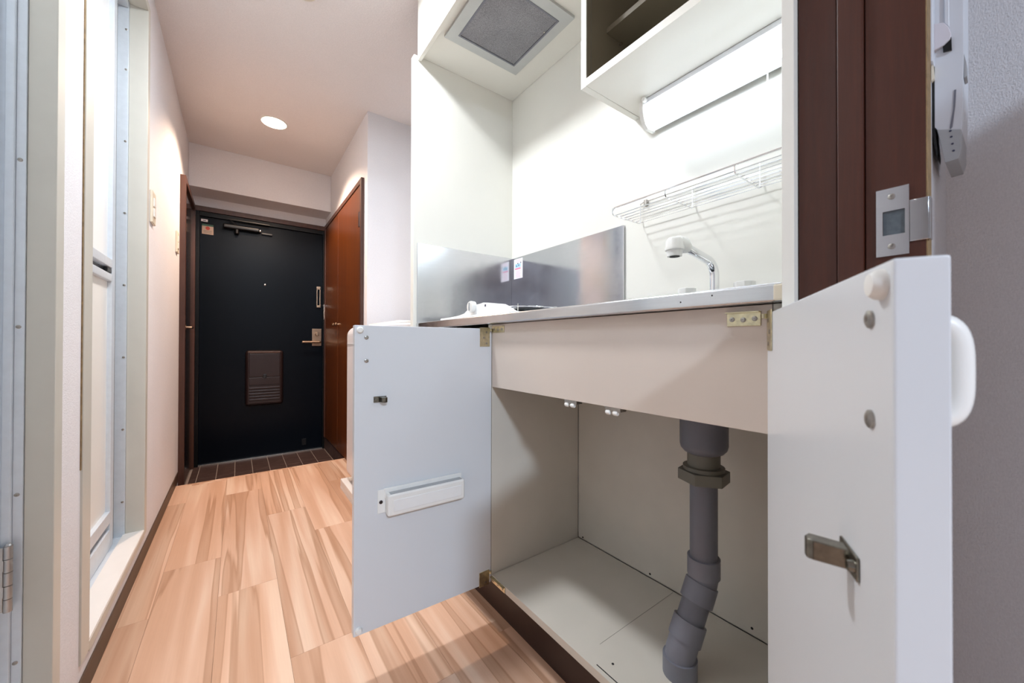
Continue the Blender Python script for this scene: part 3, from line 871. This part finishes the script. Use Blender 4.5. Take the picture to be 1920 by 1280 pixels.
# ------------------------------------------------------------------ tap
tpx, tpy = 0.925, 0.438
tp_ = thing('tap', 'chrome tap with white spout head beside two white knobs', 'tap', (tpx, tpy, 0.848))
B(0.90, 0.95, 0.335, 0.54, 0.848, 0.866, bev=0.006, seg=3).build('base', 'chrome', tp_)
pth = [(tpx, tpy, 0.866), (tpx, tpy, 0.935)]
for i in range(1, 8):
    a = math.radians(62)*i/7
    R_ = 0.040
    dx, dy = -0.975, 0.22
    off = R_*(1-math.cos(a)); hh = R_*math.sin(a)
    pth.append((tpx+dx*off, tpy+dy*off, 0.935+hh))
pth.append((0.820, 0.459, 0.995))
MB().tube(pth, 0.0105, 20).build('spout', 'chrome', tp_)
hd = MB().tube([(0.835, 0.456, 0.991), (0.822, 0.459, 0.9955), (0.800, 0.463, 1.000)], [0.0125, 0.018, 0.017], 20)
hd.lathe([(0.0, 0.019), (0.013, 0.018), (0.018, 0.012), (0.0185, 0.0), (0.0205, -0.004), (0.0205, -0.010), (0.017, -0.012), (0.0155, -0.024), (0.0, -0.024)], (0.795, 0.464, 0.992), (0, 0, 1), 28)
hd = hd.build('spout_head', 'white_plastic', tp_)
MB().lathe([(0.011, 0), (0.011, -0.0008), (0, -0.0008)], (0.795, 0.464, 0.968), (0, 0, 1), 20).build('outlet', 'dark_hole', hd)
for y in (0.372, 0.507):
    k = MB()
    n = 16
    ring = [(0.925+(0.0205+0.0015*(i % 2))*math.cos(2*PI*i/n), y+(0.0205+0.0015*(i % 2))*math.sin(2*PI*i/n)) for i in range(n)]
    k.prism(ring, 'z', 0.872, 0.912, 0.002, 2)
    k.lathe([(0.012, 0), (0.012, 0.01)], (0.925, y, 0.864), (0, 0, 1), 18)
    k.build('knob', 'white_plastic', tp_)

# ------------------------------------------------------------------ wire rack
wr = thing('wire_rack', 'chrome wire dish rack fixed to the wall above the tap', 'rack', (0.93, 0.43, 1.137))
ZR = 1.137; RX0, RX1 = 0.860, 0.992
MB().tube([(RX0, 0.690, 1.150), (RX0, 0.686, 1.1545), (RX0, 0.68, 1.156), (RX0, 0.178, 1.156)], 0.0022, 8).build('front_rail', 'chrome', wr)
MB().tube([(RX1, 0.690, 1.196), (RX1, 0.68, 1.199), (RX1, 0.178, 1.199)], 0.0018, 8).build('back_rail', 'chrome', wr)
MB().tube([(RX1, 0.690, 1.165), (RX1, 0.178, 1.165)], 0.0012, 6).build('back_rail', 'chrome', wr)
for i in range(7):
    x = RX0+0.012+i*(RX1-RX0-0.016)/6
    MB().tube([(x, 0.690, ZR+0.002), (x, 0.178, ZR+0.002)], 0.0012, 6).build('wire', 'chrome', wr)
for y in (0.690, 0.527, 0.365, 0.203):
    MB().tube([(RX0, y, 1.156), (RX0, y, 1.146), (RX0+0.003, y, ZR+0.002), (RX0+0.010, y, ZR), (RX1-0.006, y, ZR), (RX1, y, ZR+0.006), (RX1, y, 1.199)], 0.0015, 8).build('bracket', 'chrome', wr)
for y in (0.672, 0.195):
    hk = B(RX1-0.004, XW, y-0.005, y+0.005, 1.188, 1.206, bev=0.002); hk.build('wall_clip', 'screw', wr)

# ------------------------------------------------------------------ wall cupboard over the sink
uc = thing('wall_cupboard', 'open white wall cupboard with a shelf above the lamp', 'cupboard', (0.88, 0.45, 1.468))
ZU = 1.468
B(0.757, 0.999, 0.697, 0.715, ZU, ZC-0.001, bev=0.0008).build('side_panel', 'panel', uc)
B(0.757, 0.999, 0.175, 0.192, ZU, ZC-0.001, bev=0.0008).build('side_panel', 'panel', uc)
B(0.757, 0.999, 0.1925, 0.6965, ZU+0.001, ZU+0.021, bev=0.0008).build('bottom_panel', 'panel', uc)
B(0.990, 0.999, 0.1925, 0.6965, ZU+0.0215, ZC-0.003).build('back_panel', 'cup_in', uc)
B(0.757, 0.9895, 0.1925, 0.6965, ZC-0.022, ZC-0.001).build('top_panel', 'panel', uc)
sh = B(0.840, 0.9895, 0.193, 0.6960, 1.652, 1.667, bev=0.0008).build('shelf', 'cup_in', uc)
MB().tube([(0.90, 0.6965, 1.648), (0.90, 0.688, 1.648)], 0.0035, 10).build('shelf_pin', 'nickel', sh)
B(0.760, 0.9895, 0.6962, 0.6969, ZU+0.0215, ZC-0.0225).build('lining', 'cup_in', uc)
B(0.775, 0.7775, 0.6955, 0.6968, ZU+0.022, ZC-0.03).build('groove', 'pvc_olive', uc)

# ------------------------------------------------------------------ strip lamp below it
la = thing('strip_lamp', 'lit white strip lamp below the wall cupboard with pull cord', 'lamp', (0.95, 0.42, 1.468))
LY0, LY1 = 0.195, 0.648
hs = MB().prism([(0.932, ZU-0.0005), (0.985, ZU-0.0005), (0.985, 1.397), (0.978, 1.392), (0.968, 1.3985), (0.968, 1.450), (0.932, 1.450)], 'y', LY0, LY1-0.012, 0.0008, 1)
hs.build('housing', 'lamp_house', la)
cv = [(0.938, 1.403), (0.948, 1.3935), (0.957, 1.394), (0.9665, 1.404), (0.9665, 1.425)]
MB().prism(cv, 'y', LY0, LY1-0.012).build('diffuser', 'lamp', la)
cv = [(0.929, 1.452), (0.928, 1.436), (0.931, 1.416), (0.938, 1.4032), (0.945, 1.425), (0.945, 1.449)]
MB().prism(cv, 'y', LY0, LY1-0.012).build('diffuser', 'lamp_front', la)
ec = [(0.925, 1.462), (0.924, 1.436), (0.928, 1.416), (0.938, 1.400), (0.952, 1.391), (0.988, 1.392), (0.988, ZU-0.001), (0.93, ZU-0.001)]
ec_ = MB().prism(ec, 'y', LY1-0.012, LY1, 0.002, 2).build('end_cap', 'white_plastic', la)
MB().lathe([(0.007, 0), (0.006, 0.01), (0, 0.011)], (0.928, LY1-0.018, 1.460), (-1, 0, 0), 14).build('end_knob', 'white_plastic', ec_)
MB().prism(ec, 'y', LY0-0.012, LY0, 0.002, 2).build('end_cap', 'white_plastic', la)
sw = B(0.950, 0.982, 0.285, 0.312, 1.388, 1.398, bev=0.003).build('switch_housing', 'white_plastic', la)
MB().tube([(0.978, 0.344, 1.398), (0.978, 0.344, 1.33)], 0.0014, 8).build('pull_cord', 'white_plastic', la)

# ------------------------------------------------------------------ hood with fan grille
ho = thing('range_hood', 'white boxed hood over the stove end of the kitchen', 'hood', (0.77, 1.04, 1.87))
B(0.549, 0.563, 0.717, 1.364, 1.853, ZC-0.001, bev=0.001).build('front_board', 'panel', ho)
B(0.5635, 0.999, 0.717, 1.364, 1.870, 1.882).build('underside', 'panel', ho)
B(0.5635, 0.999, 0.717, 0.729, 1.8825, ZC-0.001).build('side_board', 'panel', ho)
fg = thing('fan_grille', 'square grey extractor grille set in the hood underside', 'grille', (0.747, 1.05, 1.87))
fo = MB()
gx0, gx1, gy0, gy1 = 0.588, 0.905, 0.884, 1.214
ix0, ix1, iy0, iy1 = 0.624, 0.870, 0.922, 1.178
for (a, b2, c, d_) in ((gx0, ix0, gy0, gy1), (ix1, gx1, gy0, gy1), (ix0, ix1, gy0, iy0), (ix0, ix1, iy1, gy1)):
    fo.box(a, b2, c, d_, 1.8605, 1.8695)
fo.build('frame', 'grille', fg)
fi = MB()
for (a, b2, c, d_) in ((ix0, ix0+0.006, iy0, iy1), (ix1-0.006, ix1, iy0, iy1), (ix0+0.006, ix1-0.006, iy0, iy0+0.006), (ix0+0.006, ix1-0.006, iy1-0.006, iy1)):
    fi.box(a, b2, c, d_, 1.859, 1.8605)
fi.build('filter_rim', 'pvc', fg)
B(ix0+0.006, ix1-0.006, iy0+0.006, iy1-0.006, 1.8615, 1.8640).build('filter', 'mesh_filter', fg)
MB().lathe([(0.003, 0), (0.003, -0.0012), (0, -0.0012)], (0.857, 0.985, 1.859), (0, 0, 1), 10).build('clip', 'nickel', fg)

# ------------------------------------------------------------------ washing machine in its alcove
wm = thing('washing_machine', 'white washing machine in the alcove behind the open door', 'washing machine', (0.73, 1.82, 0.05))
pf = [(0.462, 0.105), (0.470, 0.09), (1.0, 0.09), (1.0, 0.86), (0.60, 0.86)]
for i in range(9):
    a = math.radians(100 + 80*i/8)
    pf.append((0.510+0.048*math.cos(a), 0.808+0.048*math.sin(a)))
MB().prism(pf, 'y', 1.56, 2.10, 0.010, 3).build('body', 'wm', wm)
MB().box(0.4595, 0.463, 1.57, 2.09, 0.764, 0.766).build('panel_seam', 'phone_grey', wm)
MB().box(0.56, 0.97, 1.60, 2.06, 0.860, 0.872, 0.006, 3).build('lid', 'white_plastic', wm)
for (x, y) in ((0.52, 1.62), (0.52, 2.04), (0.94, 1.62), (0.94, 2.04)):
    MB().lathe([(0.022, 0), (0.022, 0.012), (0.014, 0.016), (0.014, 0.040)], (x, y, 0.0505), (0, 0, 1), 16).build('foot', 'wm_dark', wm)
pn = MB()
pn.box(0.444, 1.01, 1.52, 2.15, 0.0005, 0.012); pn.box(0.444, 0.482, 1.52, 2.15, 0.012, 0.05, 0.004); pn.box(0.975, 1.01, 1.52, 2.15, 0.012, 0.05, 0.004)
pn.box(0.482, 0.975, 1.52, 1.555, 0.012, 0.05, 0.004); pn.box(0.482, 0.975, 2.115, 2.15, 0.012, 0.05, 0.004)
for (x, y) in ((0.505, 1.60), (0.505, 2.06), (0.955, 1.60), (0.955, 2.06)):
    pn.box(x-0.028, x+0.042, y-0.045, y+0.045, 0.012, 0.050)
pnt = thing('drip_tray', 'pale floor tray under the washing machine', 'tray', (0.73, 1.83, 0.0005))
pn.build('tray', 'sill', pnt)
B(0.490, 0.96, 1.66, 2.0, 0.012, 0.016).build('tray_well', 'wm_dark', pnt)

# ------------------------------------------------------------------ ceiling lights
def downlight(x, y, label, mat, col, watts):
    t = thing('downlight', label, 'light', (x, y, ZC))
    MB().lathe([(0.064, -0.0045), (0.072, -0.002), (0.072, 0.0), (0.064, 0.0)], (x, y, ZC), (0, 0, 1), 40, False).build('trim_ring', 'white_plastic', t)
    MB().lathe([(0.0, -0.003), (0.064, -0.003), (0.064, -0.0005), (0, -0.0005)], (x, y, ZC), (0, 0, 1), 40).build('lens', mat, t)
    l = bpy.data.lights.new('downlight_beam', 'SPOT')
    l.energy = watts*10; l.color = col; l.spot_size = math.radians(134); l.spot_blend = 0.45; l.shadow_soft_size = 0.06
    o = bpy.data.objects.new('downlight_beam', l); COL.objects.link(o)
    o.parent = t; o.location = (0, 0, -0.010)
    return t
downlight(0.168, 2.650, 'round warm recessed light near the entrance beam', 'down_far', DOWN_FAR_C, DOWN_FAR_W)
nl = thing('downlight', 'flat round ceiling light above the kitchen doors', 'light', (0.170, 1.150, ZC))
MB().lathe([(0.085, -0.016), (0.093, -0.010), (0.095, 0.0), (0.085, 0.0)], (0.170, 1.150, ZC), (0, 0, 1), 40, False).build('trim_ring', 'white_plastic', nl)
MB().lathe([(0.0, -0.014), (0.085, -0.014), (0.085, -0.0005), (0, -0.0005)], (0.170, 1.150, ZC), (0, 0, 1), 40).build('lens', 'down_near', nl)
sd = thing('smoke_detector', 'cream round detector at the top edge on the corridor ceiling', 'detector', (0.19, 1.555, ZC))
MB().lathe([(0.05, 0), (0.05, -0.006), (0.044, -0.014), (0.025, -0.024), (0, -0.025)], (0.19, 1.575, ZC), (0, 0, 1), 32).build('body', 'ivory', sd)
rl = thing('ceiling_lamp', 'round white ceiling lamp of the room behind the viewpoint', 'light', (-0.5, -2.45, 2.40))
MB().lathe([(0.24, 0), (0.24, -0.03), (0.21, -0.07), (0.12, -0.085), (0, -0.09)], (-0.5, -2.45, 2.40), (0, 0, 1), 40).build('cover', 'room_lamp', rl)
l = bpy.data.lights.new('ceiling_lamp_light', 'AREA'); l.shape = 'DISK'; l.size = 0.36
l.energy = ROOM_W; l.color = ROOM_C
o = bpy.data.objects.new('ceiling_lamp_light', l); COL.objects.link(o); o.parent = rl; o.location = (0, 0, -0.10)

# ------------------------------------------------------------------ wall switches
def switch(y, z0, z1, label):
    t = thing('light_switch', label, 'switch', (XL, y, (z0+z1)/2), 'cream wall switches on the corridor wall')
    B(XL, XL+0.008, y-0.035, y+0.035, z0, z1, bev=0.0025, seg=3).build('plate', 'ivory', t)
    h = (z1-z0)
    for i in range(2):
        c = z0+h*(0.34+0.32*i)
        B(XL+0.007, XL+0.0115, y-0.016, y+0.016, c-0.016, c+0.016, bev=0.0015).build('rocker', 'white_plastic', t)
switch(1.955, 1.222, 1.343, 'cream switch plate next to the bathroom door casing')
switch(2.665, 1.250, 1.362, 'cream switch plate near the glossy brown door')

# ------------------------------------------------------------------ door phone at the right edge
ph = thing('door_phone', 'white wall handset on the papered wall by the brown frame', 'telephone', (0.66, 0.062, 1.02))
x0, x1 = 0.655, 0.72
B(x0-0.015, x1+0.02, 0.0595, 0.0618, 1.095, 1.33, bev=0.0005, seg=1).build('wall_plate', 'phone', ph)
MB().prism([(0.0597, 1.33), (0.0380, 1.33), (0.0379, 1.097), (0.0384, 1.058), (0.0393, 1.016), (0.0397, 1.012), (0.0579, 1.020), (0.0598, 1.024), (0.0598, 1.074)], 'x', x0, x1, 0.0006, 2).build('body', 'phone', ph)
MB().prism([(0.0579, 1.020), (0.0397, 1.012), (0.0401, 0.990), (0.0421, 0.980), (0.0519, 0.979), (0.0547, 0.999)], 'x', x0-0.001, x1, 0.0006, 2).build('mouthpiece', 'phone_grey', ph)
MB().prism([(0.0597, 1.1432), (0.0523, 1.1399), (0.0487, 1.1325), (0.0467, 1.1232), (0.0475, 1.1176), (0.0524, 1.1133), (0.0597, 1.1120)], 'x', x0-0.004, x0, 0.0008, 2).build('ear_cup', 'phone_cup', ph)
MB().prism([(0.0517, 1.33), (0.0481, 1.33), (0.0483, 1.1328), (0.0519, 1.1396)], 'x', x0-0.002, x0, 0.0005, 1).build('ridge', 'phone', ph)
MB().prism([(0.0532, 1.1145), (0.0467, 1.1201), (0.0464, 1.1052), (0.0528, 1.1068)], 'x', x0-0.0025, x0).build('badge', 'black', ph)
MB().prism([(0.0617, 1.115), (0.0614, 1.1147), (0.0594, 1.079), (0.0617, 1.0772)], 'x', x0-0.006, x0+0.02).build('cradle_hook', 'ivory', ph)
MB().prism([(0.0616, 1.0788), (0.0598, 1.0774), (0.0596, 1.0229), (0.0576, 0.9939), (0.0580, 0.9873), (0.0605, 1.0045), (0.0616, 1.0273)], 'x', x0+0.001, x0+0.03).build('gap_shade', 'black', ph)  # black strip put in as the shade of the gap behind the handset
MB().prism([(0.0449, 1.0592), (0.0434, 1.0590), (0.0442, 1.040), (0.0463, 1.0179), (0.0478, 1.0156), (0.0482, 1.0182), (0.0458, 1.0378)], 'x', x0-0.0006, x0+0.001).build('slit', 'pvc', ph)
for (y, z) in ((0.0478, 1.0137), (0.0471, 1.0067), (0.0463, 0.9984), (0.0455, 0.9902)):
    MB().lathe([(0.0011, 0), (0.0011, 0.0004), (0, 0.0004)], (x0-0.001, y, z), (-1, 0, 0), 8).build('speaker_hole', 'dark_print', ph)
MB().prism([(0.0379, 1.098), (0.0362, 1.087), (0.0359, 1.071), (0.0379, 1.070)], 'x', x0+0.002, x0+0.02).build('side_tab', 'phone_grey', ph)
